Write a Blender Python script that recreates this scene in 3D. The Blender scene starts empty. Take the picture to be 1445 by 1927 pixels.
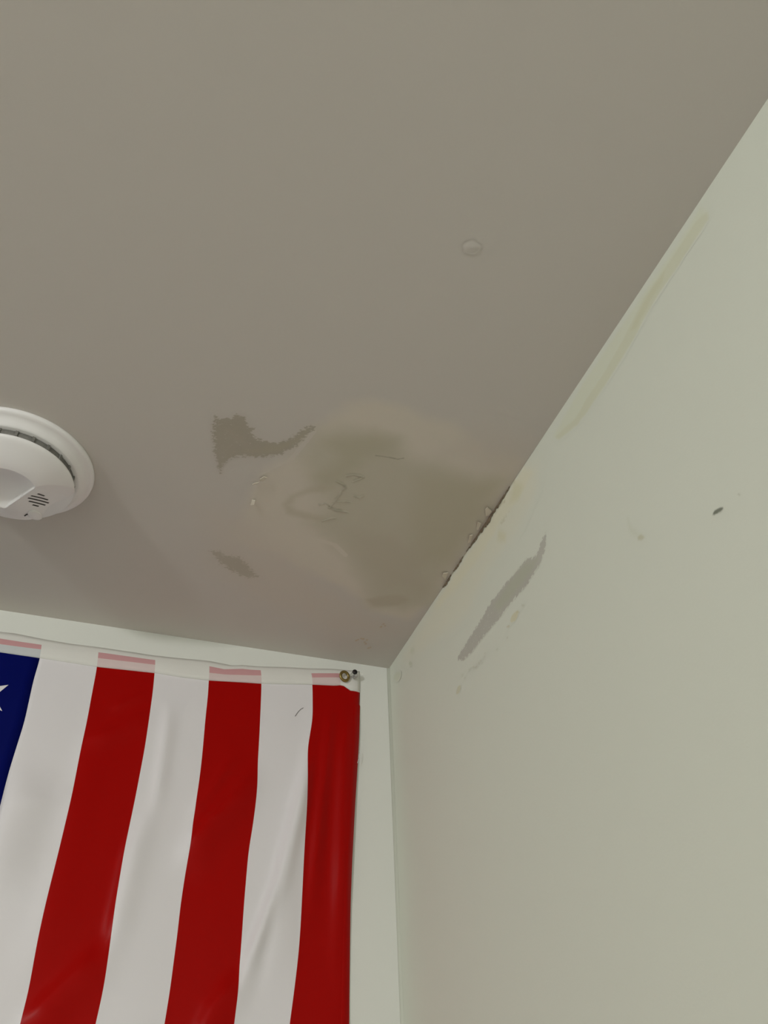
import bpy, bmesh, math, random
import numpy as np
from mathutils import Matrix, Vector

C = bpy.context.scene.collection
S = bpy.context.scene
H = 2.44                                    # ceiling height; the room corner stands at x = 0, y = 0

# ------------------------------------------------------------------ camera
F_PX, CX, CY, DIST = 1450.0, 722.5, 963.5, 1.12
R = np.array([[0.9451, -0.1950, -0.2621], [-0.3252, -0.6380, -0.6979], [-0.0311, 0.7449, -0.6665]])
u_, s_, vt_ = np.linalg.svd(R); R = u_ @ vt_
EYE = np.array([-0.30174645, -0.80887506, -0.50464861]) * DIST + np.array([0, 0, H])
cam = bpy.data.cameras.new('camera'); cam_o = bpy.data.objects.new('camera', cam); C.objects.link(cam_o)
m = Matrix.Identity(4)
for i in range(3):
    for j in range(3): m[i][j] = R[i][j]
    m[i][3] = EYE[i]
cam_o.matrix_world = m
cam.sensor_fit = 'VERTICAL'; cam.sensor_height = 36.0; cam.lens = F_PX * 36.0 / 1927.0
cam.clip_start = 0.01
S.camera = cam_o

# ------------------------------------------------------------------ light and exposure
S.view_settings.view_transform = 'Standard'; S.view_settings.look = 'None'
S.view_settings.gamma = 1.0; S.view_settings.use_curve_mapping = False
S.view_settings.exposure = 0.05
w = bpy.data.worlds.new('world'); S.world = w; w.use_nodes = True
w.node_tree.nodes['Background'].inputs[0].default_value = (0.9, 0.95, 1.0, 1)
w.node_tree.nodes['Background'].inputs[1].default_value = 0.05

def lamp(name, loc, power, radius, col):
    l = bpy.data.lights.new(name, 'POINT'); l.energy = power; l.shadow_soft_size = radius; l.color = col
    o = bpy.data.objects.new(name, l); o.location = loc; C.objects.link(o); return o
lamp('room_lamp', (-1.86, -2.12, H - 0.245), 57.0, 0.075, (1.0, 1.0, 1.0))
al = bpy.data.lights.new('ambient_fill', 'AREA'); al.shape = 'RECTANGLE'; al.size = 1.6; al.size_y = 1.2  # unseen fill light added to raise the ambient; the room has no window here
al.energy = 9.5; al.color = (1.0, 1.0, 1.0)
ao = bpy.data.objects.new('ambient_fill', al); C.objects.link(ao)
ao.location = (-1.7, -3.75, 1.35); ao.rotation_euler = (math.radians(90), 0, 0)

# ------------------------------------------------------------------ helpers
def hit(p, ax, off=0.0):
    """point of the wall (ax 0: right, 1: back) or ceiling (ax 2), pushed OFF into the room, seen at pixel p"""
    v = R @ np.array([p[0] - CX, CY - p[1], -F_PX])
    tgt = (H if ax == 2 else 0.0) - off
    return EYE + v * (tgt - EYE[ax]) / v[ax]

def vnoise(x, y, seed):
    xi = np.floor(x).astype(np.int64); yi = np.floor(y).astype(np.int64)
    fx = x - xi; fy = y - yi; fx = fx * fx * (3 - 2 * fx); fy = fy * fy * (3 - 2 * fy)
    def h(a, b):
        n = (a * 374761393 + b * 668265263 + seed * 1274126177) & 0xffffffff
        n = ((n ^ (n >> 13)) * 1274126177) & 0xffffffff
        return ((n ^ (n >> 16)) & 0xffff) / 65535.0
    return (h(xi, yi) * (1 - fx) + h(xi + 1, yi) * fx) * (1 - fy) + (h(xi, yi + 1) * (1 - fx) + h(xi + 1, yi + 1) * fx) * fy

def fbm(x, y, seed, oct=4):
    t = 0; a = 0.5; s = 0
    for k in range(oct):
        t = t + a * vnoise(x * 2 ** k, y * 2 ** k, seed + 17 * k); s += a; a *= 0.55
    return t / s - 0.5

def smooth(a, b, x):
    t = np.clip((x - a) / (b - a), 0, 1); return t * t * (3 - 2 * t)

def seg_dist(P, a, b):
    ab = b - a; t = np.clip(((P - a) @ ab) / max(ab @ ab, 1e-12), 0, 1)
    return np.hypot(*(P - a - t[:, None] * ab).T), t

def sdist(P, poly):
    """signed distance to a polygon, positive inside"""
    d = np.full(len(P), 1e9); ins = np.zeros(len(P), bool); n = len(poly)
    for i in range(n):
        a, b = poly[i], poly[(i + 1) % n]
        d = np.minimum(d, seg_dist(P, a, b)[0])
        c = (a[1] > P[:, 1]) != (b[1] > P[:, 1])
        xx = a[0] + (P[:, 1] - a[1]) * (b[0] - a[0]) / (b[1] - a[1] if abs(b[1] - a[1]) > 1e-12 else 1e-12)
        ins ^= c & (P[:, 0] < xx)
    return np.where(ins, d, -d)

def material(name, col, rough=0.6, spec=0.5, metal=0.0, bump=None, noise=None, sheen=0, trans=0, coat=0):
    mt = bpy.data.materials.new(name); mt.use_nodes = True
    nt = mt.node_tree; b = nt.nodes['Principled BSDF']
    b.inputs['Base Color'].default_value = (*col, 1); b.inputs['Roughness'].default_value = rough
    b.inputs['Specular IOR Level'].default_value = spec; b.inputs['Metallic'].default_value = metal
    if sheen: b.inputs['Sheen Weight'].default_value = sheen; b.inputs['Sheen Roughness'].default_value = 0.4
    if trans: b.inputs['Transmission Weight'].default_value = trans
    if coat: b.inputs['Coat Weight'].default_value = coat
    tc = nt.nodes.new('ShaderNodeTexCoord')
    if noise:                                # (scale, amount): gentle unevenness of the paint or cloth itself
        nz = nt.nodes.new('ShaderNodeTexNoise'); nz.inputs['Scale'].default_value = noise[0]; nz.inputs['Detail'].default_value = 5
        mr = nt.nodes.new('ShaderNodeMapRange'); mr.inputs[3].default_value = 1 - noise[1]; mr.inputs[4].default_value = 1 + noise[1]
        mx = nt.nodes.new('ShaderNodeVectorMath'); mx.operation = 'SCALE'; mx.inputs[0].default_value = col
        nt.links.new(tc.outputs['Object'], nz.inputs['Vector']); nt.links.new(nz.outputs['Fac'], mr.inputs[0])
        nt.links.new(mr.outputs[0], mx.inputs['Scale']); nt.links.new(mx.outputs[0], b.inputs['Base Color'])
    if bump:                                 # (scale, strength, distance)
        nz = nt.nodes.new('ShaderNodeTexNoise'); nz.inputs['Scale'].default_value = bump[0]; nz.inputs['Detail'].default_value = 4
        bp = nt.nodes.new('ShaderNodeBump'); bp.inputs['Strength'].default_value = bump[1]; bp.inputs['Distance'].default_value = bump[2]
        nt.links.new(tc.outputs['Object'], nz.inputs['Vector']); nt.links.new(nz.outputs['Fac'], bp.inputs['Height'])
        nt.links.new(bp.outputs[0], b.inputs['Normal'])
    return mt

CEIL = np.array((0.640, 0.603, 0.555)); WALLR = np.array((0.698, 0.724, 0.630)); WALLB = np.array((0.79, 0.802, 0.747))
M = dict(
    ceiling=material('ceiling_paint', CEIL, 0.85, 0.2, bump=(420, 0.10, 0.0006), noise=(2.2, 0.015)),
    wall_r=material('right_wall_paint', WALLR, 0.85, 0.2, bump=(380, 0.10, 0.0006), noise=(2.0, 0.012)),
    wall_b=material('back_wall_paint', WALLB, 0.8, 0.25, bump=(380, 0.10, 0.0006), noise=(2.0, 0.012)),
    floor=material('floor_boards', (0.235, 0.225, 0.205), 0.5, 0.4, noise=(6, 0.1)),
    red=material('red_polyester', (0.375, 0.0012, 0.0003), 0.36, 0.10, bump=(900, 0.06, 0.0004)),
    white=material('white_polyester', (0.80, 0.775, 0.79), 0.5, 0.25, bump=(900, 0.06, 0.0004)),
    blue=material('blue_polyester', (0.0008, 0.0036, 0.100), 0.45, 0.06, bump=(900, 0.06, 0.0004)),
    canvas=material('white_canvas', (0.82, 0.81, 0.765), 0.8, 0.2, bump=(700, 0.3, 0.0006)),
    rose=material('canvas_over_red_fold', (0.66, 0.36, 0.37), 0.8, 0.2, bump=(700, 0.3, 0.0006)),
    pale_rose=material('canvas_over_red', (0.75, 0.615, 0.60), 0.8, 0.2, bump=(700, 0.3, 0.0006)),
    canvas_grey=material('canvas_over_blue', (0.62, 0.64, 0.65), 0.8, 0.2, bump=(700, 0.3, 0.0006)),
    brass=material('aged_brass', (0.30, 0.22, 0.075), 0.35, 0.5, metal=0.85, noise=(300, 0.25)),
    plastic=material('white_plastic', (0.90, 0.885, 0.875), 0.28, 0.5, noise=(8, 0.01)),
    slot=material('dark_vent_mesh', (0.21, 0.205, 0.185), 0.7, 0.3, noise=(400, 0.3)),
    hole=material('dark_opening', (0.07, 0.068, 0.06), 0.8, 0.2),
    black=material('black_pin_head', (0.004, 0.004, 0.006), 0.35, 0.5),
    clear=material('clear_plastic', (0.85, 0.85, 0.83), 0.15, 0.5, trans=0.85),
    steel=material('pin_steel', (0.5, 0.5, 0.5), 0.3, 0.5, metal=1.0),
    hair=material('dark_hair', (0.12, 0.10, 0.09), 0.6, 0.3),
    flake=material('loose_paint', (0.74, 0.69, 0.58), 0.8, 0.2),
    gap=material('crack_dark', (0.21, 0.165, 0.115), 0.95, 0.05, noise=(200, 0.4)),
)
def stained(name, scale, amount, bump):      # the same paint, its colour taken from the mark's own mesh
    mt = material(name, (0.7, 0.7, 0.7), 0.85, 0.2, bump=bump, noise=(scale, amount)); nt = mt.node_tree
    at = nt.nodes.new('ShaderNodeAttribute'); at.attribute_name = 'Mark'
    nt.links.new(at.outputs['Color'], next(n for n in nt.nodes if n.type == 'VECT_MATH').inputs[0])
    return mt
STAINED = {2: stained('stained_ceiling_paint', 2.2, 0.015, (420, 0.10, 0.0006)), 0: stained('stained_wall_paint', 2.0, 0.012, (380, 0.10, 0.0006))}

def mesh_obj(name, V, Fc, mats, parent=None, midx=None, flat=False):
    me = bpy.data.meshes.new(name); me.from_pydata([tuple(map(float, v)) for v in V], [], [tuple(map(int, f)) for f in Fc])
    for k in (mats if isinstance(mats, (list, tuple)) else [mats]): me.materials.append(k)
    if midx is not None: me.polygons.foreach_set('material_index', np.asarray(midx, np.int32))
    me.polygons.foreach_set('use_smooth', np.full(len(me.polygons), not flat))
    me.update()
    o = bpy.data.objects.new(name, me); C.objects.link(o)
    if parent:
        o.parent = parent; o.matrix_parent_inverse = Matrix.Translation(-parent.location) if parent.type == 'EMPTY' else Matrix.Identity(4)
    return o

def fix_normals(o):
    bm = bmesh.new(); bm.from_mesh(o.data); bmesh.ops.recalc_face_normals(bm, faces=bm.faces); bm.to_mesh(o.data); bm.free(); return o

def thing(name, loc, label, cat, group=None):
    o = bpy.data.objects.new(name, None); o.empty_display_size = 0.05; o.location = loc; C.objects.link(o)
    o['label'] = label; o['category'] = cat
    if group: o['group'] = group
    return o

def tag(o, label, cat): o['label'] = label; o['category'] = cat; return o

def struct(o, label, cat):
    o['kind'] = 'structure'; o['label'] = label; o['category'] = cat; return o

def slab(name, lo, hi, mat):
    (a, b, c), (d, e, f) = lo, hi
    V = [(a, b, c), (d, b, c), (d, e, c), (a, e, c), (a, b, f), (d, b, f), (d, e, f), (a, e, f)]
    return mesh_obj(name, V, [(0, 3, 2, 1), (4, 5, 6, 7), (0, 1, 5, 4), (1, 2, 6, 5), (2, 3, 7, 6), (3, 0, 4, 7)], mat, flat=True)

def lathe(profile, n=96, closed=False):
    """profile [(r, z)] -> vertices, faces around the z axis"""
    V = []; Fc = []; k = len(profile)
    for i in range(n):
        a = 2 * math.pi * i / n
        for r, z in profile: V.append((r * math.cos(a), r * math.sin(a), z))
    for i in range(n):
        j = (i + 1) % n
        for q in range(k if closed else k - 1):
            p = (q + 1) % k
            Fc.append((i * k + q, j * k + q, j * k + p, i * k + p))
    return V, Fc

def tube(pts, r, n=8):
    V = []; Fc = []; P = [np.array(p, float) for p in pts]
    for i, p in enumerate(P):
        t = P[min(i + 1, len(P) - 1)] - P[max(i - 1, 0)]; t /= np.linalg.norm(t)
        a = np.cross(t, (0.3, 0.5, 0.81)); a /= np.linalg.norm(a); b = np.cross(t, a)
        for k in range(n):
            q = 2 * math.pi * k / n; V.append(p + r * (a * math.cos(q) + b * math.sin(q)))
    for i in range(len(P) - 1):
        for k in range(n):
            Fc.append((i * n + k, i * n + (k + 1) % n, (i + 1) * n + (k + 1) % n, (i + 1) * n + k))
    Fc += [tuple(range(n))[::-1], tuple(range((len(P) - 1) * n, len(P) * n))]
    return V, Fc

# ------------------------------------------------------------------ the room
XW, YW, T = -3.4, -4.0, 0.12
ceiling = struct(slab('ceiling', (XW - T, YW - T, H), (T, T, H + T), M['ceiling']), 'flat matt off-white ceiling with a damp patch near the corner', 'ceiling')
wall_back = struct(slab('wall_back', (XW, 0, 0), (0, T, H), M['wall_b']), 'pale wall behind the hanging flag', 'wall')
# the right wall carries a small rounded fillet of paint where it meets the back wall
rf = 0.0035; pts = [(-rf, 0.0)] + [(-rf + rf * math.sin(a), -rf + rf * math.cos(a)) for a in np.linspace(0, math.pi / 2, 9)][1:] + [(0, YW), (T, YW), (T, 0.0)]
V = [(x, y, 0) for x, y in pts] + [(x, y, H) for x, y in pts]; n = len(pts)
wall_right = mesh_obj('wall_right', V, [(i, (i + 1) % n, n + (i + 1) % n, n + i) for i in range(n)] + [tuple(range(n))[::-1], tuple(range(n, 2 * n))], M['wall_r'], flat=True)
for p in list(wall_right.data.polygons)[:8]: p.use_smooth = True
struct(fix_normals(wall_right), 'pale greenish white wall on the right with a grey scrape and stains', 'wall')
struct(slab('wall_left', (XW - T, YW, 0), (XW, T, H), M['wall_b']), 'plain pale wall on the left', 'wall')
struct(slab('wall_front', (XW - T, YW - T, 0), (T, YW, H), M['wall_b']), 'plain pale wall facing the flag', 'wall')
struct(slab('floor', (XW - T, YW - T, -T), (T, T, 0), M['floor']), 'brown floor of the room', 'floor')

# ------------------------------------------------------------------ marks on the paint
LAID = {0: [], 2: []}; SKIN = {0: 0, 2: 0}
def mark(name, parent, ax, layers, cell, base, off=0.0004, ridges=(), label=None, dents=()):
    """a stain, scrape or patch as a thin skin on the ceiling (ax 2) or the right wall (ax 0).
    layer: (outline px, feather m, tint, strength, edge wander m, wander size m, dryness 0..1)"""
    two = (lambda P: P[:, :2]) if ax == 2 else (lambda P: P[:, 1:])
    polys = [two(np.array([hit(p, ax) for p in l[0]])) for l in layers]
    allp = np.vstack(polys); pad = max(max(l[1] * 0.7 + l[4] for l in layers), 0.002) + cell
    lo = allp.min(0) - pad; hi = allp.max(0) + pad
    if ax == 2: hi = np.minimum(hi, -0.0005)
    else: hi = np.minimum(hi, [-0.009, H - 0.0003])
    nx, ny = [int(math.ceil(v / cell)) + 1 for v in (hi - lo)]
    g0, g1 = np.meshgrid(np.linspace(lo[0], hi[0], nx), np.linspace(lo[1], hi[1], ny), indexing='ij')
    P = np.c_[g0.ravel(), g1.ravel()]
    A = np.zeros(len(P)); col = np.tile(base, (len(P), 1)).astype(float)
    for f in LAID[ax]: col, _ = f(P, col)    # what already lies there shows through the soft rim
    def lay(P, col, layers=layers, polys=polys, nm=len(name)):
        A = np.zeros(len(P))
        for k, (l, poly) in enumerate(zip(layers, polys)):
            _, fe, tint, st, wa, ws, dry = l; sd = k * 31 + nm
            if len(P) > 4:
                pl, ph = poly.min(0) - fe - wa * 2, poly.max(0) + fe + wa * 2
                if (P.max(0) < pl).any() or (P.min(0) > ph).any(): continue
            d = sdist(P, poly) + wa * 2 * fbm(P[:, 0] / ws, P[:, 1] / ws, sd + 3)
            a = smooth(-fe / 2, fe / 2, d)
            if dry:                          # dry-brush breakup, strongest near the rim
                k = 0.0022; q = (fbm(P[:, 0] / k + 0.5 * P[:, 1] / k, P[:, 1] / (k * 0.55), sd + 9, 4)) * 1.7 + 0.5
                thr = 1.15 * (1 - smooth(-0.003, 0.0035 + 0.0085 * dry, d + 0.0033 * dry))
                a = smooth(-0.0055 * dry, -0.0035 * dry + 0.0005, d) * smooth(thr - 0.10, thr + 0.10, q)
            a = np.clip(a * st * (1 + 0.25 * fbm(P[:, 0] / 0.03, P[:, 1] / 0.03, sd + 5)), 0, 1)
            col = col + (base * np.array(tint) - col) * a[:, None]; A = a + A * (1 - a)
        return col, A
    col, A = lay(P, col); LAID[ax].append(lay)
    SKIN[ax] += 1; off = 0.00012 + 0.000012 * SKIN[ax]; z = np.zeros(len(P))
    for pl, wd, am in ridges:
        q = two(np.array([hit(p, ax) for p in pl])); dm = np.full(len(P), 1e9)
        for i in range(len(q) - 1): dm = np.minimum(dm, seg_dist(P, q[i], q[i + 1])[0])
        z = np.maximum(z, am * np.exp(-(dm / wd) ** 2) * (0.75 + fbm(P[:, 0] / 0.004, P[:, 1] / 0.004, 77)))
    z *= smooth(0.0, 0.3, A); keep = A > 0.004; idx = np.arange(nx * ny).reshape(nx, ny)
    q = np.stack([idx[:-1, :-1], idx[1:, :-1], idx[1:, 1:], idx[:-1, 1:]], -1).reshape(-1, 4)
    q = q[keep[q].any(1)]
    used = np.unique(q); remap = np.full(nx * ny, -1); remap[used] = np.arange(len(used)); q = remap[q]
    U = P[used]; d = off + z[used]
    W = np.c_[U, H - d] if ax == 2 else np.c_[-d, U]
    if ax == 2: q = q[:, ::-1]
    else: q = q[:, ::-1]
    me = bpy.data.meshes.new(name); me.vertices.add(len(W)); me.vertices.foreach_set('co', W.ravel().astype(np.float32))
    me.loops.add(q.size); me.loops.foreach_set('vertex_index', q.ravel().astype(np.int32))
    me.polygons.add(len(q)); me.polygons.foreach_set('loop_start', (np.arange(len(q)) * 4).astype(np.int32))
    me.polygons.foreach_set('loop_total', np.full(len(q), 4, np.int32)); me.update(calc_edges=True); me.validate()
    me.polygons.foreach_set('use_smooth', np.ones(len(me.polygons), bool))
    ca = me.color_attributes.new('Mark', 'FLOAT_COLOR', 'POINT')
    ca.data.foreach_set('color', np.c_[col[used], np.ones(len(used))].ravel().astype(np.float32))
    me.materials.append(STAINED[ax])
    o = bpy.data.objects.new(name, me); C.objects.link(o); o.parent = parent
    if label: o['label'] = label
    return o

# ceiling: creamy filler around the leak, then the damp stain, then scrapes
OLIVE = (0.905, 0.91, 0.80); OLIVED = (0.83, 0.83, 0.69); CREAM = (1.11, 1.085, 1.01)
mark('filler_patch', ceiling, 2, [
    ([(655, 765), (705, 752), (790, 775), (850, 800), (925, 850), (985, 865), (930, 940), (850, 1060), (800, 1140), (770, 1165), (700, 1150), (640, 1100),
      (560, 1070), (500, 1040), (440, 1015), (455, 965), (468, 925), (495, 890), (545, 868), (570, 845), (590, 812)], 0.022, CREAM, 0.85, 0.008, 0.03, 0),
    ([(385, 960), (470, 970), (560, 1060), (660, 1130), (740, 1190), (620, 1190), (480, 1120), (400, 1060)], 0.05, (1.02, 0.99, 0.95), 0.7, 0.01, 0.05, 0),
    ([(890, 800), (1010, 830), (960, 900), (905, 885), (840, 850)], 0.04, (1.0, 0.97, 0.93), 0.6, 0.01, 0.05, 0),
    ], 0.0018, CEIL, 0.0003, ridges=[([(590, 812), (545, 868), (495, 893), (478, 930), (468, 950)], 0.0014, 0.00022), ([(660, 775), (700, 755), (740, 765)], 0.0016, 0.0002),
    ([(598, 1016), (630, 1025), (650, 1045)], 0.0016, 0.0002)],
    label='creamy skim of filler around the damp stain')
mark('damp_stain', ceiling, 2, [
    ([(560, 858), (590, 815), (640, 808), (700, 815), (745, 830), (765, 866), (820, 872), (900, 905), (945, 905), (925, 945), (880, 1020), (840, 1080),
      (805, 1140), (760, 1148), (700, 1140), (690, 1105), (650, 1050), (620, 1020), (590, 985), (605, 950), (580, 900)], 0.036, OLIVE, 0.82, 0.012, 0.045, 0),
    ([(620, 830), (700, 812), (740, 826), (735, 850), (690, 866), (655, 905), (610, 915), (590, 895), (640, 860)], 0.028, OLIVED, 0.75, 0.007, 0.03, 0),
    ([(790, 900), (860, 890), (935, 908), (905, 970), (850, 1055), (790, 1060), (770, 990)], 0.04, (0.865, 0.855, 0.72), 0.75, 0.008, 0.05, 0),
    ([(660, 1000), (740, 1010), (790, 1050), (800, 1110), (720, 1110), (680, 1060)], 0.04, (0.86, 0.835, 0.73), 0.55, 0.008, 0.05, 0),
    ([(690, 1128), (745, 1118), (770, 1128), (750, 1140), (700, 1142)], 0.010, (0.82, 0.775, 0.66), 0.55, 0.004, 0.02, 0),
    ], 0.0018, CEIL,
    label='olive brown damp stain spreading from the cracked corner')
RING = [(530, 950), (545, 932), (575, 920), (604, 914), (625, 918), (608, 926), (580, 928), (556, 936), (545, 950), (556, 960), (590, 970), (612, 974), (605, 981), (570, 975), (540, 966)]
mark('damp_ring', ceiling, 2, [(RING, 0.010, (0.89, 0.87, 0.75), 0.7, 0.003, 0.015, 0)], 0.001, CEIL, 0.0012, label='faint loop of damp at the left of the olive stain')
WRINKLES = [
        ([(632, 903), (643, 909), (650, 915)], 2.0), ([(650, 914), (643, 922), (638, 932), (628, 943), (619, 954)], 2.2), ([(652, 894), (664, 892), (676, 894), (684, 897)], 1.8),
        ([(665, 905), (676, 900), (684, 896)], 2.0), ([(618, 953), (632, 959), (645, 961)], 2.0), ([(640, 960), (655, 964)], 1.2), ([(630, 943), (650, 942), (660, 945)], 1.4),
        ([(665, 932), (675, 936), (684, 932)], 1.3), ([(600, 950), (612, 946), (618, 950)], 1.2), ([(606, 980), (618, 976), (630, 974)], 1.2)]
mark('filler_wrinkles', ceiling, 2, [([(x, y - ww) for x, y in pl] + [(x, y + ww) for x, y in pl[::-1]], 0.003, (0.62, 0.62, 0.52), 0.7, 0.0012, 0.004, 0) for pl, ww in WRINKLES],
     0.0007, CEIL, ridges=[([(x + 1, y + ww) for x, y in pl], 0.0012, 0.0007) for pl, ww in WRINKLES], label='branching wrinkles in the filler of the damp stain')
pl = [(706, 857), (722, 859), (735, 861), (748, 864), (760, 862)]
mark('hairline_crack', ceiling, 2, [([(x, y - 1.0) for x, y in pl] + [(x, y + 1.0) for x, y in pl[::-1]], 0.0016, (0.55, 0.54, 0.45), 0.8, 0.0008, 0.004, 0)], 0.0006, CEIL, 0.0021, label='fine dark crack at the top of the damp stain')
mark('paint_scrape', ceiling, 2, [
    ([(399, 797), (405, 782), (415, 788), (430, 786), (446, 778), (462, 784), (468, 800), (482, 806), (474, 816), (490, 826), (505, 830), (522, 833), (540, 827), (552, 818),
      (566, 808), (580, 801), (596, 802), (588, 812), (572, 826), (555, 842), (530, 856), (505, 860), (475, 861), (450, 858), (432, 866), (420, 880), (415, 890), (406, 876), (402, 850), (400, 820)],
     0.0016, (0.70, 0.68, 0.605), 0.95, 0.0016, 0.006, 0.5),
    ([(460, 848), (500, 842), (545, 830), (580, 808), (570, 822), (530, 848), (500, 852)], 0.008, (0.76, 0.745, 0.62), 0.6, 0.002, 0.01, 0),
    ([(425, 806), (440, 812), (470, 836), (462, 842), (440, 830)], 0.008, (0.76, 0.74, 0.67), 0.6, 0.002, 0.01, 0)], 0.0005, CEIL, 0.0011,
    label='dark grey brush-like scrape with a tail pointing at the damp stain')
mark('paint_scrape', ceiling, 2, [([(392, 1036), (414, 1036), (428, 1044), (448, 1047), (466, 1060), (480, 1075), (488, 1086), (466, 1088), (446, 1081), (430, 1072), (412, 1060)], 0.0022, (0.76, 0.74, 0.66), 0.8, 0.0025, 0.005, 1.0)], 0.0005, CEIL, 0.0010,
    label='small speckled grey scrape below the large one')
TAN = (0.90, 0.76, 0.58)
for k, p in enumerate([(670, 1205), (674, 1203), (679, 1201), (683, 1202), (690, 1204), (688, 1211), (693, 1219), (697, 1218), (686, 1208), (721, 1174), (717, 1179), (724, 1177)]):
    e = 2.2 if k % 3 else 3.0
    mark('rust_speck', ceiling, 2, [([(p[0] - e, p[1] + 1), (p[0], p[1] - 1.6), (p[0] + e, p[1] - 1), (p[0] + 1, p[1] + 1.6)], 0.0016, TAN, 0.8, 0.0008, 0.003, 0)], 0.0006, CEIL, 0.0006)

# right wall
mark('streak_stain', wall_right, 0, [
    ([(1318, 392), (1334, 400), (1322, 428), (1290, 475), (1255, 530), (1228, 568), (1190, 640), (1150, 705), (1120, 750), (1085, 800), (1052, 826), (1040, 822), (1100, 718), (1160, 628), (1220, 540), (1280, 450)], 0.008, (0.985, 0.985, 0.905), 0.8, 0.002, 0.02, 0),
    ([(1330, 400), (1334, 412), (1292, 474), (1258, 528), (1230, 567), (1192, 638), (1151, 704), (1122, 749), (1086, 800), (1052, 826), (1046, 822), (1084, 786), (1112, 738), (1142, 694), (1178, 628), (1212, 560), (1240, 520), (1280, 464), (1310, 416)], 0.0032, (0.935, 0.918, 0.815), 0.8, 0.0015, 0.012, 0),
    ([(1228, 540), (1250, 512), (1246, 532), (1226, 562), (1196, 620), (1186, 622), (1206, 580)], 0.004, (0.905, 0.88, 0.745), 0.7, 0.0015, 0.01, 0),
    ], 0.0011, WALLR, 0.0004, label='long yellowish streak just under the ceiling edge')
mark('filler_patch', wall_right, 0, [
    ([(990, 872), (1010, 880), (1008, 920), (985, 975), (950, 1030), (905, 1090), (880, 1150), (840, 1190), (770, 1240), (760, 1235), (800, 1165), (850, 1080), (900, 1005), (945, 940)], 0.03, (1.035, 1.0, 0.955), 0.85, 0.006, 0.03, 0),
    ([(985, 880), (1000, 890), (985, 920), (940, 985), (900, 1050), (860, 1105), (830, 1140), (818, 1140), (860, 1075), (905, 1005), (950, 935)], 0.012, (1.06, 1.0, 0.90), 0.75, 0.004, 0.02, 0),
    ([(968, 905), (985, 915), (975, 940), (960, 945)], 0.012, (0.97, 0.92, 0.76), 0.7, 0.003, 0.012, 0),
    ([(938, 1000), (952, 1005), (950, 1018), (936, 1016)], 0.010, (0.96, 0.91, 0.76), 0.7, 0.003, 0.012, 0),
    ([(962, 905), (968, 905), (952, 935), (930, 968), (906, 1002), (884, 1034), (862, 1066), (842, 1094), (836, 1094), (862, 1056), (900, 1000), (930, 955)], 0.005, (0.82, 0.755, 0.62), 0.6, 0.004, 0.008, 0.25),
    ([(940, 945), (956, 938), (948, 948), (936, 958)], 0.003, (0.72, 0.66, 0.54), 0.6, 0.002, 0.005, 0.3),
    ([(952, 966), (960, 958), (948, 984), (938, 990)], 0.004, (0.88, 0.83, 0.72), 0.6, 0.002, 0.006, 0.5),
    ], 0.0012, WALLR, 0.0003, ridges=[([(985, 885), (955, 930), (930, 975)], 0.002, 0.0006)], label='cream filler smeared along the cracked ceiling joint')
mark('paint_scrape', wall_right, 0, [
    ([(1027, 1003), (1029, 1012), (1026, 1032), (1019, 1058), (1008, 1076), (985, 1110), (962, 1135), (935, 1170), (905, 1205), (885, 1232), (872, 1242), (862, 1244), (861, 1236), (880, 1205), (905, 1165), (925, 1130),
      (945, 1105), (965, 1082), (984, 1060), (993, 1048), (1002, 1050), (1010, 1042), (1016, 1025), (1022, 1010)], 0.0022, (0.70, 0.665, 0.675), 0.95, 0.0010, 0.006, 0.14),
    ([(1012, 1050), (1000, 1075), (960, 1128), (940, 1150), (930, 1140), (955, 1100), (990, 1058)], 0.012, (0.69, 0.685, 0.63), 0.85, 0.002, 0.01, 0)], 0.0006, WALLR, 0.0009,
    label='long grey scrape on the wall below the cracked joint')
BR = (0.60, 0.58, 0.50)
def spot(name, p, rx, ry, rot, tint, a=0.8, label=None, fe=0.0018, wall=True):
    c, s = math.cos(rot), math.sin(rot)
    poly = [(p[0] + rx * math.cos(t) * c - ry * math.sin(t) * s, p[1] + rx * math.cos(t) * s + ry * math.sin(t) * c) for t in np.linspace(0, 2 * math.pi, 12, endpoint=False)]
    return mark(name, wall_right, 0, [(poly, fe, tint, a, 0.0010, 0.004, 0)], 0.0006, WALLR, 0.0005, label=label)
spot('scuff_mark', (1351.5, 961), 11.5, 4.5, -0.62, (0.26, 0.27, 0.24), 0.95, 'short dark scuff, the darkest mark on the wall', 0.0014)
spot('scuff_mark', (1391, 931), 3, 2.2, 0.6, (0.72, 0.72, 0.66), 0.8)
mark('smear', wall_right, 0, [([(1181, 975), (1188, 990), (1200, 1001), (1213, 1010), (1205, 1014), (1192, 1008), (1183, 998)], 0.006, (0.92, 0.92, 0.88), 0.7, 0.001, 0.006, 0),
    ([(1200, 1010), (1207, 1006), (1214, 1012), (1206, 1017), (1201, 1016)], 0.002, (0.82, 0.79, 0.68), 0.85, 0.001, 0.004, 0)], 0.0007, WALLR, 0.0005, label='faint curved smear ending in a tan spot')
spot('tan_mark', (968, 1161), 12, 5, -1.05, (0.93, 0.86, 0.68), 0.75); spot('tan_mark', (975, 1152), 3, 2, 0, (0.85, 0.78, 0.6), 0.7)
spot('tan_mark', (956, 1179), 3, 2, -0.6, (0.78, 0.72, 0.6), 0.7); spot('tan_mark', (863, 1298), 9, 3.4, -1.2, (0.86, 0.82, 0.68), 0.75)
spot('scuff_mark', (984, 1139), 2.6, 2, 0, (0.84, 0.82, 0.76), 0.7)
rnd = random.Random(4)
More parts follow.
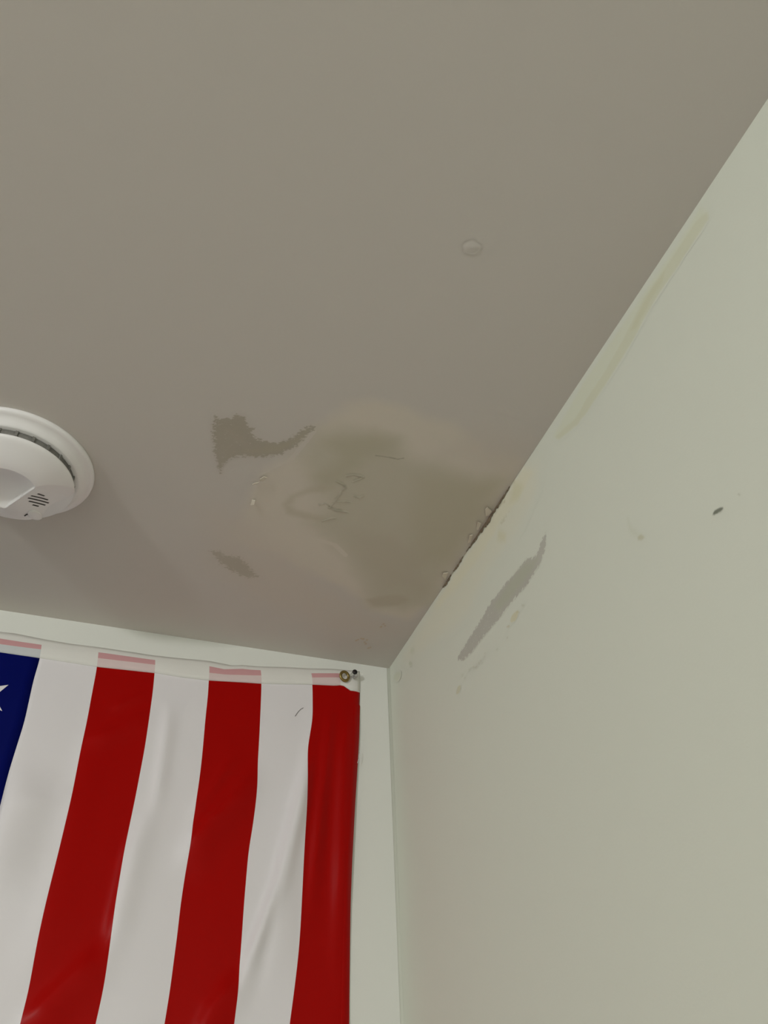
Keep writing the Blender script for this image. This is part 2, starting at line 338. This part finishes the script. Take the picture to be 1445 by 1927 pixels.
for k in range(16):
    t = rnd.random(); x = 866 + 92 * t + rnd.uniform(-6, 6); y = 1282 - 92 * t + rnd.uniform(-5, 5)
    spot('dirt_speck', (x, y), rnd.uniform(1.2, 2.6), rnd.uniform(0.9, 1.6), -0.9, (0.84, 0.83, 0.78), 0.6, fe=0.0014)
spot('green_scuff', (773, 1249), 3, 4, 0, (0.82, 0.84, 0.76), 0.7); spot('green_scuff', (748, 1273), 6, 9, 0.5, (0.93, 0.94, 0.86), 0.7, fe=0.004)
spot('green_scuff', (776, 1224), 3, 6, 0.3, (0.93, 0.93, 0.86), 0.7, fe=0.004)

# cracked joint between ceiling and right wall: an open dark gap of uneven width with lifted flakes beside it
def gap_strip(name, pts):                    # pts: (x, y, half width in mm), centre line in pixels on the right wall
    V = []; Fc = []; rng = random.Random(len(pts)); N = 0
    P = [(hit((x, y), 0), hw) for x, y, hw in pts]
    out = []
    for (a, wa), (b, wb) in zip(P[:-1], P[1:]):
        for t in np.linspace(0, 1, 6, endpoint=False): out.append((a + (b - a) * t, wa + (wb - wa) * t))
    out.append(P[-1])
    for q, hw in out:
        hw = hw * 0.001 * rng.uniform(0.45, 1.5); top = H - max(0.0, rng.uniform(-0.0016, 0.0012)) - 0.0001; bot = top - 2 * hw - 0.0002
        V += [(-0.0010, q[1], top), (-0.0013, q[1], (top + bot) / 2), (-0.0010, q[1], bot)]
    for i in range(len(out) - 1):
        for k in range(2): Fc.append((i * 3 + k, i * 3 + k + 1, i * 3 + k + 4, i * 3 + k + 3))
    o = mesh_obj(name, V, Fc, M['gap'], wall_right, flat=True); return o
g = gap_strip('crack', [(959, 908, 0.6), (948, 924, 1.2), (936, 942, 1.5), (926, 957, 1.8), (920, 967, 3.0), (912, 978, 2.6), (904, 990, 2.2), (894, 1006, 1.6), (886, 1018, 1.2), (878, 1031, 0.6)])
g['label'] = 'dark open crack along the ceiling joint'
gap_strip('crack', [(872, 1040, 0.5), (864, 1051, 1.3), (858, 1060, 1.2), (853, 1066, 0.4)])
gap_strip('crack', [(849, 1072, 0.8), (842, 1081, 2.0), (838, 1088, 1.6), (833, 1096, 0.4)])
def flake(pcs, parent, ax, lift, mat):
    """a small lifted plate of paint; pcs are (pixel, lift fraction)"""
    Q = [hit(p, ax, 0.0012 + lift * f) for p, f in pcs]; n = np.zeros(3); n[ax] = 1
    V = [q for q in Q] + [q + n * 0.0007 for q in Q]; k = len(Q)
    Fc = [tuple(range(k)), tuple(range(k, 2 * k))[::-1]] + [(i, (i + 1) % k, k + (i + 1) % k, k + i) for i in range(k)]
    return fix_normals(mesh_obj('paint_flake', V, Fc, mat, parent, flat=True))
for pcs in ([((925, 962), 1), ((917, 955), 1), ((913, 959), .6), ((914, 972), .1), ((920, 970), .3)], [((905, 985), .8), ((899, 983), 1), ((896, 996), .1), ((900, 998), .3)],
            [((889, 1007), .7), ((884, 1008), 1), ((880, 1022), .2), ((886, 1020), .2)], [((843, 1078), .5), ((834, 1079), 1), ((832, 1084), .8), ((838, 1092), .1)],
            [((497, 897), 1), ((503, 899), .5), ((497, 905), .1), ((488, 906), .2), ((489, 902), .8)], [((474, 941), .2), ((480, 942), .8), ((478, 950), 1), ((471, 951), .4)],
            [((487, 908), .2), ((478, 910), .9), ((475, 912), .8), ((481, 912), .1)]):
    flake(pcs, ceiling, 2, 0.0018, M['flake'])
mark('paint_blister', ceiling, 2, [([(878, 462), (890, 458), (898, 464), (890, 472), (880, 470)], 0.006, (1.0, 1.0, 1.0), 0.8, 0.001, 0.005, 0)], 0.001, CEIL, 0.0005, ridges=[([(883, 466), (893, 464)], 0.004, 0.0005)])

# ------------------------------------------------------------------ the flag, hung from its hoist edge: stripes run down
OFFB = 0.008
def line_x(px):                              # a stripe edge: x as a function of z on the plane of the cloth
    Q = np.array([hit(p, 1, OFFB) for p in px]); Q = Q[np.argsort(Q[:, 2])]
    zs = np.linspace(Q[0, 2], Q[-1, 2], 240); xs = np.interp(zs, Q[:, 2], Q[:, 0])
    for _ in range(3): xs = np.convolve(np.pad(xs, 5, 'reflect', reflect_type='odd'), np.ones(11) / 11, 'valid')
    return lambda z: np.interp(z, zs, xs)
def line_z(px):
    Q = np.array([hit(p, 1, OFFB) for p in px]); Q = Q[np.argsort(Q[:, 0])]
    return lambda x: np.interp(x, Q[:, 0], Q[:, 2]) + np.where(x < Q[0, 0], 0.02 * (x - Q[0, 0]) * 0, 0)
edges = [
    [(680, 1255), (680, 1299), (678, 1350), (676, 1400), (673, 1450), (668, 1524), (663, 1620), (660.5, 1700), (660, 1800), (659, 1927)],
    [(586, 1255), (589, 1289), (589, 1350), (582, 1390), (579, 1404), (576, 1480), (575.5, 1520), (572, 1600), (568, 1700), (565, 1760), (562, 1800), (555, 1860), (546, 1927)],
    [(491, 1250), (493, 1285), (491, 1330), (489, 1379), (486, 1429), (484, 1480), (482, 1505), (477, 1550), (468.5, 1600), (460, 1700), (456, 1760), (453, 1800), (448, 1860), (441, 1927)],
    [(395, 1245), (393.5, 1279), (392, 1305), (387, 1350), (382.5, 1404), (379, 1440), (373, 1485), (369, 1510), (356, 1600), (340.5, 1700), (334, 1760), (328.5, 1800), (321, 1860), (310, 1927)],
    [(293, 1230), (291.5, 1264), (288, 1300), (281, 1350), (273, 1405), (255, 1500), (234, 1600), (217, 1700), (209, 1760), (203.5, 1800), (195, 1860), (180, 1927)],
    [(186, 1220), (183, 1253), (174.5, 1297), (163.4, 1358), (153, 1405), (134.7, 1500), (111, 1600), (86, 1700), (72.7, 1760), (65, 1800), (54.5, 1860), (38, 1927)],
    [(79, 1205), (76, 1236), (63.7, 1275), (46, 1358), (31, 1405), (17, 1450), (5, 1500), (-19, 1600), (-44, 1700), (-58, 1760), (-70, 1800), (-82, 1860), (-100, 1927)],
]
EX = [line_x(e) for e in edges]
PITCH = 0.0690
def flag_x(u, z):                            # u counts stripes from the right edge
    z = np.asarray(z, float); u = np.asarray(u, float)
    k = np.clip(np.floor(u).astype(int), 0, 5)
    E = np.stack([e(z) for e in EX])         # 7 x n
    i = np.arange(len(u)); a = E[k, i]; b = E[k + 1, i]
    return np.where(u <= 6, a + (b - a) * (u - k), E[6] - (u - 6) * PITCH)
ROW_TOP = line_z([(0, 1183), (20, 1184), (79, 1196), (130, 1205), (186, 1212), (240, 1220), (293, 1228), (340, 1233), (395, 1238), (420, 1243), (440, 1247), (458, 1246), (492, 1249), (540, 1250), (586, 1253), (634, 1254), (657, 1256), (680, 1258)])
ROW_P1 = line_z([(0, 1199), (79, 1211), (186, 1225), (293, 1240), (340, 1246), (395, 1251.5), (412, 1255), (422, 1257), (457, 1256), (475, 1258), (492, 1259), (540, 1262), (586, 1265), (634, 1265), (680, 1267)])
ROW_P2 = line_z([(0, 1211), (79, 1221), (184, 1237), (292, 1250), (340, 1259), (394, 1265), (422, 1268), (492, 1270), (540, 1272), (587, 1274), (634, 1274), (680, 1277)])
ROW_BOT = line_z([(0, 1226), (76, 1237), (183, 1253.5), (292, 1265), (340, 1273), (393, 1279), (493, 1285), (589, 1287), (632, 1289), (640, 1288), (650, 1290), (655, 1295), (658, 1298), (680, 1299)])

# folds: (line px, width m, height m); the cloth stands off the wall where they run
FOLDS = [([(585, 1400), (560, 1500), (520, 1660), (470, 1800), (445, 1900)], 0.010, 0.011),
         ([(600, 1300), (560, 1560), (530, 1720), (500, 1900)], 0.018, 0.006),
         ([(625, 1300), (612, 1420), (596, 1560), (575, 1800)], 0.010, 0.006),
         ([(655, 1310), (645, 1420), (640, 1600), (632, 1900)], 0.016, 0.007),
         ([(495, 1430), (440, 1500), (370, 1575), (330, 1650)], 0.020, 0.009),
         ([(450, 1400), (400, 1480), (340, 1560)], 0.010, 0.003),
         ([(215, 1760), (150, 1830), (80, 1900), (20, 1960)], 0.022, 0.008),
         ([(300, 1480), (250, 1600), (222, 1720), (190, 1860)], 0.016, 0.007),
         ([(320, 1300), (305, 1420), (285, 1560)], 0.010, 0.005),
         ([(460, 1820), (400, 1900), (360, 1990)], 0.018, 0.007),
         ([(290, 1288), (240, 1315), (200, 1335)], 0.006, 0.002),
         ([(285, 1330), (220, 1372), (150, 1400)], 0.014, 0.003),
         ([(430, 1531), (395, 1537), (374, 1543)], 0.003, 0.0012),
         ([(140, 1470), (100, 1506), (20, 1512)], 0.010, 0.002),
         ([(60, 1420), (10, 1560), (-40, 1720)], 0.030, 0.010),
         ([(190, 1300), (150, 1480), (90, 1720), (40, 1900)], 0.030, 0.004)]
FW = [(np.array([hit(p, 1, OFFB)[[0, 2]] for p in pl]), wd, am) for pl, wd, am in FOLDS]
def flag_y(x, z, u):
    P = np.c_[x, z]; y = np.full(len(P), 0.0055)
    for q, wd, am in FW:
        dm = np.full(len(P), 1e9); tt = np.zeros(len(P)); n = len(q) - 1
        for i in range(n):
            d, t = seg_dist(P, q[i], q[i + 1]); ab = q[i + 1] - q[i]
            d = np.where((P - q[i])[:, 0] * ab[1] - (P - q[i])[:, 1] * ab[0] > 0, d * 2.0, d * 0.9); better = d < dm; tt = np.where(better, (i + t) / n, tt); dm = np.minimum(dm, d)
        y = y + 1.0 * am * np.exp(-(dm / wd) ** 2) * smooth(0, 0.35, tt) * smooth(0, 0.35, 1 - tt)
    y = y + 0.004 * fbm(x / 0.11, z / 0.35, 5, 3) + 0.0015 * fbm(x / 0.035, z / 0.12, 8, 2)
    y = y - 0.0042 * np.exp(-np.maximum(u, 0) / 0.07)                        # the edge tips back towards the wall
    top = ROW_BOT(x) - 0.002
    k = smooth(0.0, 0.05, top - z); y = 0.0055 * (0.2 + 0.8 * (1 - np.exp(-np.maximum(u, 0) / 0.10))) * (1 - k) + y * k
    return -np.maximum(y, 0.0010)

u_flag = np.unique(np.concatenate([np.linspace(0, 0.14, 4), np.linspace(0, 6, 6 * 16 + 1), np.linspace(6, 13, 7 * 6 + 1)]))
LEN = 1.50
v_flag = np.unique(np.concatenate([np.linspace(0, 0.50, 150), np.linspace(0.5, LEN, 41), [0.60]]))
def cloth(us, vs):
    U, Vv = np.meshgrid(us, vs, indexing='ij'); u = U.ravel(); v = Vv.ravel()
    x = flag_x(u, np.full(len(u), H - 0.07)); 
    for _ in range(3):
        z = ROW_BOT(x) + 0.004 - v; x = flag_x(u, z) if _ < 2 else x
        zt = ROW_BOT(flag_x(u, np.full(len(u), H - 0.06))) + 0.004; z = zt - v; x = flag_x(u, z)
    return np.c_[x, flag_y(x, z, u), z], U.shape
def grid_faces(nu, nv):
    i = np.arange(nu * nv).reshape(nu, nv)
    return np.stack([i[:-1, :-1], i[:-1, 1:], i[1:, 1:], i[1:, :-1]], -1).reshape(-1, 4)

fp = hit((680, 1262), 1, 0.0)
flag = thing('flag', (float(fp[0]) - 0.45, -0.006, float(fp[2]) - LEN), 'red, white and blue stars-and-stripes flag hung sideways on the wall with its stripes running down', 'flag')
V, (nu, nv) = cloth(u_flag, v_flag); Fq = grid_faces(nu, nv)
uc = (u_flag[:-1] + u_flag[1:]) / 2; vc = (v_flag[:-1] + v_flag[1:]) / 2
UC = np.repeat(uc, nv - 1); VC = np.tile(vc, nu - 1); isC = (UC > 6) & (VC < 0.60)
def sub(mask, name, mats, mi):
    f = Fq[mask]; used = np.unique(f); rm = np.full(len(V), -1); rm[used] = np.arange(len(used))
    return mesh_obj(name, V[used], rm[f], mats, flag, mi)
striped = sub(~isC, 'striped_cloth', [M['red'], M['white']], (np.floor(UC[~isC]).astype(int) % 2))
striped['label'] = 'red and white striped cloth'
canton = sub(isC, 'canton', [M['blue']], np.zeros(isC.sum(), int)); canton['label'] = 'navy blue canton'
# printed stars lie on the canton; they point away from the stripes
SV = []; SF = []; SR = 0.0281
for k in range(1, 10):
    for j in range(1, 12):
        if (k + j) % 2: continue
        u0 = 6 + 0.7 * k; v0 = 0.0508 * j + 0.010
        ring = []
        for q in range(10):
            r = SR if q % 2 == 0 else SR * 0.382; a = math.pi + 2 * math.pi * q / 10
            ring.append((u0 - r * math.cos(a) / PITCH, v0 - r * math.sin(a)))
        b = len(SV); pts = [(u0, v0)]
        for q in range(10):
            (a0, b0), (a1, b1) = ring[q], ring[(q + 1) % 10]
            pts += [(a0, b0), ((a0 + u0) / 2, (b0 + v0) / 2)]
        uu = np.array([p[0] for p in pts]); vv = np.array([p[1] for p in pts])
        zt = ROW_BOT(flag_x(uu, np.full(len(uu), H - 0.06))) + 0.004; z = zt - vv; x = flag_x(uu, z); y = flag_y(x, z, uu) - 0.0005
        SV += list(np.c_[x, y, z])
        for q in range(10):
            o0, i0 = b + 1 + 2 * q, b + 2 + 2 * q; o1, i1 = b + 1 + 2 * ((q + 1) % 10), b + 2 + 2 * ((q + 1) % 10)
            SF += [(o0, o1, i1, i0), (b, i0, i1)]
st = mesh_obj('stars', SV, SF, M['white'], canton, flat=False)
st['label'] = 'white five-pointed stars printed on the canton'
# heading band
uh = np.unique(np.concatenate([np.linspace(0, 6, 6 * 14 + 1), np.linspace(6, 13, 43)]))
rows = []
xs = flag_x(uh, np.full(len(uh), H - 0.035))
zt, z1, z2, zb = ROW_TOP(xs), ROW_P1(xs), ROW_P2(xs), ROW_BOT(xs)
zz = [zt, zt + (z1 - zt) * .5, z1, (z1 + z2) / 2, z2, (z2 + zb) / 2, zb, zb]
yy = [0.0004, 0.0026, 0.0048, 0.0060, 0.0066, 0.0070, 0.0070, 0.0052]
HV = []
for i in range(len(uh)):
    for r in range(8):
        x = flag_x(np.array([uh[i]]), np.array([zz[r][i]]))[0]
        wv = 0.0010 * float(fbm(np.array([x / 0.03]), np.array([r * 0.3]), 41, 2)[0])
        tap = 0.2 + 0.8 * (1 - math.exp(-uh[i] / 0.10))
        HV.append((x, -(yy[r] + wv) * tap, zz[r][i]))
HF = grid_faces(len(uh), 8); HM = []
for i in range(len(uh) - 1):
    u = (uh[i] + uh[i + 1]) / 2; red = int(u) % 2 == 0 and u < 6; can = u >= 6
    x = (xs[i] + xs[i + 1]) / 2; corner = u < 0.42
    for r in range(7):
        if corner: HM.append(0)
        elif red: HM.append([0, 0, 1, 1, 2, 2, 2][r])
        elif can: HM.append([0, 0, 1 if int(u) % 2 == 0 else 0, 1 if int(u) % 2 == 0 else 0, 3, 3, 3][r])
        else: HM.append(0)
head = mesh_obj('heading_band', HV, HF, [M['canvas'], M['rose'], M['pale_rose'], M['canvas_grey']], flag, HM)
head['label'] = 'white canvas heading with pinkish strips over the red stripes'
sol = head.modifiers.new('thick', 'SOLIDIFY'); sol.thickness = 0.0006; sol.offset = 1
for o in (striped, canton):
    sol = o.modifiers.new('thick', 'SOLIDIFY'); sol.thickness = 0.0003; sol.offset = 0
# doubled hem down the free edge
hv = v_flag[v_flag > 0.0225]; uhm = np.array([-0.012, 0.02, 0.07, 0.125, 0.15])
Vh, (a, b) = cloth(np.maximum(uhm, 0.0), hv); Vh = Vh.reshape(a, b, 3)
for i, dy in enumerate((0.0002, 0.0006, 0.0008, 0.0007, 0.0002)): Vh[i, :, 1] -= dy
Vh[0, :, 0] += 0.0008
hem = mesh_obj('hem', Vh.reshape(-1, 3), grid_faces(a, b), M['red'], flag); hem['label'] = 'doubled red hem down the right edge'

# grommet
def place(V, loc, axis):                     # local +z turned to AXIS
    q = Vector((0, 0, 1)).rotation_difference(Vector(axis)).to_matrix()
    return [tuple(q @ Vector(v) + Vector(loc)) for v in V]
ring = [(0.0062 + 0.00205 * math.cos(t), 0.0016 * math.sin(t)) for t in np.linspace(0, 2 * math.pi, 16, endpoint=False)]
gV, gF = lathe(ring, 48, True)
gp = hit((648.5, 1272.5), 1, 0.0112)
grm = fix_normals(mesh_obj('grommet', place(gV, gp, (0.22, -0.95, -0.12)), gF, M['brass'], flag)); grm['label'] = 'brass eyelet ring'

# push pin
pp = hit((666, 1271), 1, 0.010)
pin = thing('push_pin', (float(pp[0]), -0.001, float(pp[2])), 'small push pin with a black head beside the brass eyelet', 'push pin')
ax_ = (0.0, -1.0, 0.0)
V, Fc = lathe([(0.0001, 0), (0.0046, 0.0), (0.0052, 0.0006), (0.0050, 0.0014), (0.0030, 0.0022), (0.0026, 0.0055), (0.0001, 0.0056)], 32)
o = fix_normals(mesh_obj('collar', place(V, (pp[0], -0.0102, pp[2]), ax_), Fc, M['clear'], pin)); o['label'] = 'clear plastic collar'
V, Fc = lathe([(0.0001, 0), (0.0026, 0.0), (0.0034, 0.0008), (0.0036, 0.0018), (0.0031, 0.0028), (0.0018, 0.0034), (0.0001, 0.0036)], 32)
o = fix_normals(mesh_obj('head', place(V, (pp[0] - 0.001, -0.0160, pp[2] + 0.001), ax_), Fc, M['black'], pin)); o['label'] = 'rounded black head'
V, Fc = lathe([(0.0001, 0), (0.0007, 0.0), (0.0007, 0.018), (0.0001, 0.018)], 16)
fix_normals(mesh_obj('shank', place(V, (pp[0], 0.002, pp[2]), ax_), Fc, M['steel'], pin))

# a stray hair on the white stripe
def on_flag(p):
    q = hit(p, 1, OFFB); z = np.array([q[2]]); x = np.array([q[0]]); return np.array([q[0], flag_y(x, z, np.array([1.5]))[0] - 0.0007, q[2]])
V, Fc = tube([on_flag(p) for p in [(555.5, 1347), (558.5, 1343), (562, 1338), (566, 1334), (571, 1331)]], 0.00028, 6)
tag(mesh_obj('hair', V, Fc, M['hair']), 'short dark hair clinging to the white stripe beside the red edge stripe', 'hair')
V, Fc = tube([on_flag(p) + np.array([0.001, 0, 0]) for p in [(674, 1412), (676, 1417), (673.5, 1422), (675, 1427), (672.5, 1431), (671, 1436)]], 0.0004, 6)
o = mesh_obj('loose_thread', V, Fc, M['white'], flag); o['label'] = 'pale loose thread at the right edge'

# ------------------------------------------------------------------ the smoke detector on the ceiling
DC = (-0.494, -0.275)
det = thing('smoke_detector', (DC[0], DC[1], H), 'round white smoke detector fixed to the ceiling above the flag', 'smoke detector')
def lat(name, prof, mat, n=128, parent=det):
    V, Fc = lathe(prof, n); return fix_normals(mesh_obj(name, [(x + DC[0], y + DC[1], H - z) for x, y, z in V], Fc, mat, parent))
bp_ = lat('base_plate', [(0.0750, 0.0), (0.0757, 0.0012), (0.0754, 0.0032), (0.0738, 0.0046), (0.0715, 0.0052), (0.0690, 0.0058), (0.0662, 0.0084), (0.0640, 0.0108), (0.0627, 0.0120), (0.0618, 0.0122), (0.0560, 0.0120)], M['plastic'])
lat('vent_slot', [(0.0560, 0.0115), (0.0580, 0.0121), (0.0580, 0.0196), (0.0560, 0.0202)], M['slot'])['label'] = 'dark ring-shaped vent gap'
V, Fc = [], []
for k in range(24):                          # little bridges across the vent gap
    a = 2 * math.pi * (k + 0.3) / 24; ca, sa = math.cos(a), math.sin(a); b = len(V)
    for r in (0.0574, 0.0594):
        for t in (-0.0012, 0.0012):
            for z in (0.0118, 0.0190): V.append((DC[0] + r * ca - t * sa, DC[1] + r * sa + t * ca, H - z))
    Fc += [(b + 0, b + 1, b + 3, b + 2), (b + 4, b + 6, b + 7, b + 5), (b, b + 4, b + 5, b + 1), (b + 2, b + 3, b + 7, b + 6), (b, b + 2, b + 6, b + 4), (b + 1, b + 5, b + 7, b + 3)]
fix_normals(mesh_obj('vent_ribs', V, Fc, M['slot'], det, flat=True))
# domed cover with a flat scooped facet for the sounder
FA = math.radians(35.0); FDIR = np.array([math.cos(FA), math.sin(FA)]); SL = 0.42; S0 = 0.0150; HF0 = 0.0362
def facet(x, y):                             # a shallow scoop: a slanted cut, dished in the middle
    q = ((x - 0.039 * FDIR[0]) ** 2 + (y - 0.039 * FDIR[1]) ** 2) / 0.023 ** 2
    return HF0 - ((x * FDIR[0] + y * FDIR[1]) - S0) * SL - 0.0016 * max(0.0, 1 - q)
prof = [(0.0550, 0.0198), (0.0594, 0.0198), (0.0602, 0.0202), (0.0606, 0.0210), (0.0606, 0.0218)]
for t in np.linspace(0, 1, 10)[1:]: prof.append((0.0606 - 0.0046 * t ** 1.7, 0.0218 + 0.0040 * t))
for t in np.linspace(0, 1, 22)[1:]: prof.append((0.0560 - 0.0250 * t, 0.0258 + 0.0098 * (1 - (1 - t) ** 1.35)))
prof += [(0.0303, 0.0358), (0.0296, 0.0359), (0.0288, 0.0357)]
for r in np.linspace(0.0282, 0.0, 44): prof.append((max(r, 0.00005), 0.0353 - 0.0075 * (1 - (r / 0.0282) ** 2) ** 0.8))
PR = np.array(prof[3:])[::-1]
def surf(x, y):                              # how far the cover hangs below the ceiling
    r = math.hypot(x, y); z = float(np.interp(r, PR[:, 0], PR[:, 1])); f = facet(x, y)
    return max(f, 0.0208) if f < (0.0359 if r < 0.0303 else z) else z
V, Fc = lathe(prof, 256); V2 = []
for x, y, z in V:
    f = facet(x, y)
    r = math.hypot(x, y)
    if z > 0.0212 and f < (0.0359 if r < 0.0303 else z): z = max(f, 0.0208)
    V2.append((x + DC[0], y + DC[1], H - z))
cover = fix_normals(mesh_obj('cover', V2, Fc, M['plastic'], det))
def on_facet(p, lift=0.0):                   # pixel -> point on the sounder facet
    v = R @ np.array([p[0] - CX, CY - p[1], -F_PX]); n = np.array([-SL * FDIR[0], -SL * FDIR[1], 1.0])
    # plane: H - z = HF0 - (s - S0) * SL
    k = H - HF0 - S0 * SL; den = v @ np.array([SL * FDIR[0] * -1, SL * FDIR[1] * -1, 1.0])
    num = (k + SL * (-(DC[0] * FDIR[0] + DC[1] * FDIR[1]))) - (EYE @ np.array([-SL * FDIR[0], -SL * FDIR[1], 1.0]))
    q = EYE + v * num / den; return q - lift * n / np.linalg.norm(n)
V, Fc = [], []
for (x0, y0, x1, y1) in [(71, 929.5, 83, 934.5), (58.5, 933.5, 89.5, 942.5), (52.5, 938, 91, 948.5), (54, 944.5, 84.5, 952.5), (61, 951.5, 72, 954.5)]:
    a, b = on_facet((x0, y0)), on_facet((x1, y1)); t = (b - a) / np.linalg.norm(b - a)
    nn = np.array([-SL * FDIR[0], -SL * FDIR[1], 1.0]); nn /= np.linalg.norm(nn); s = np.cross(t, nn); k = len(V); hw = 0.00085; N = 7
    for i in range(N):
        c = a + (b - a) * i / (N - 1)
        for sg, d in ((-1, -0.0003), (1, -0.0003), (1, 0.0015), (-1, 0.0015)):
            p = c + s * hw * sg; p[2] = H - surf(p[0] - DC[0], p[1] - DC[1]) + d; V.append(p)
    for i in range(N - 1):
        for e in range(4): Fc.append((k + i * 4 + e, k + i * 4 + (e + 1) % 4, k + i * 4 + 4 + (e + 1) % 4, k + i * 4 + 4 + e))
    Fc += [(k, k + 1, k + 2, k + 3), (k + N * 4 - 4, k + N * 4 - 1, k + N * 4 - 2, k + N * 4 - 3)]
o = fix_normals(mesh_obj('sounder_grille', V, Fc, M['hole'], cover, flat=True)); o['label'] = 'dark slits of the sounder'
# test tab at the rim
tp = on_facet((66, 969)); nn = np.array([-SL * FDIR[0], -SL * FDIR[1], 1.0]); nn /= np.linalg.norm(nn)
V, Fc = lathe([(0.0085, -0.001), (0.0085, 0.0008), (0.0078, 0.0014), (0.0050, 0.0019), (0.0001, 0.0020)], 40)
V = [(x * 1.35, y * 0.72, z) for x, y, z in V]
fix_normals(mesh_obj('test_button', place(V, tp, -nn), Fc, M['plastic'], det))
V, Fc = tube([on_facet(p, 0.0004) for p in [(46.5, 970), (50, 967.5), (54, 966.5)]], 0.0007, 8)
fix_normals(mesh_obj('button_slot', V, Fc, M['hole'], det))
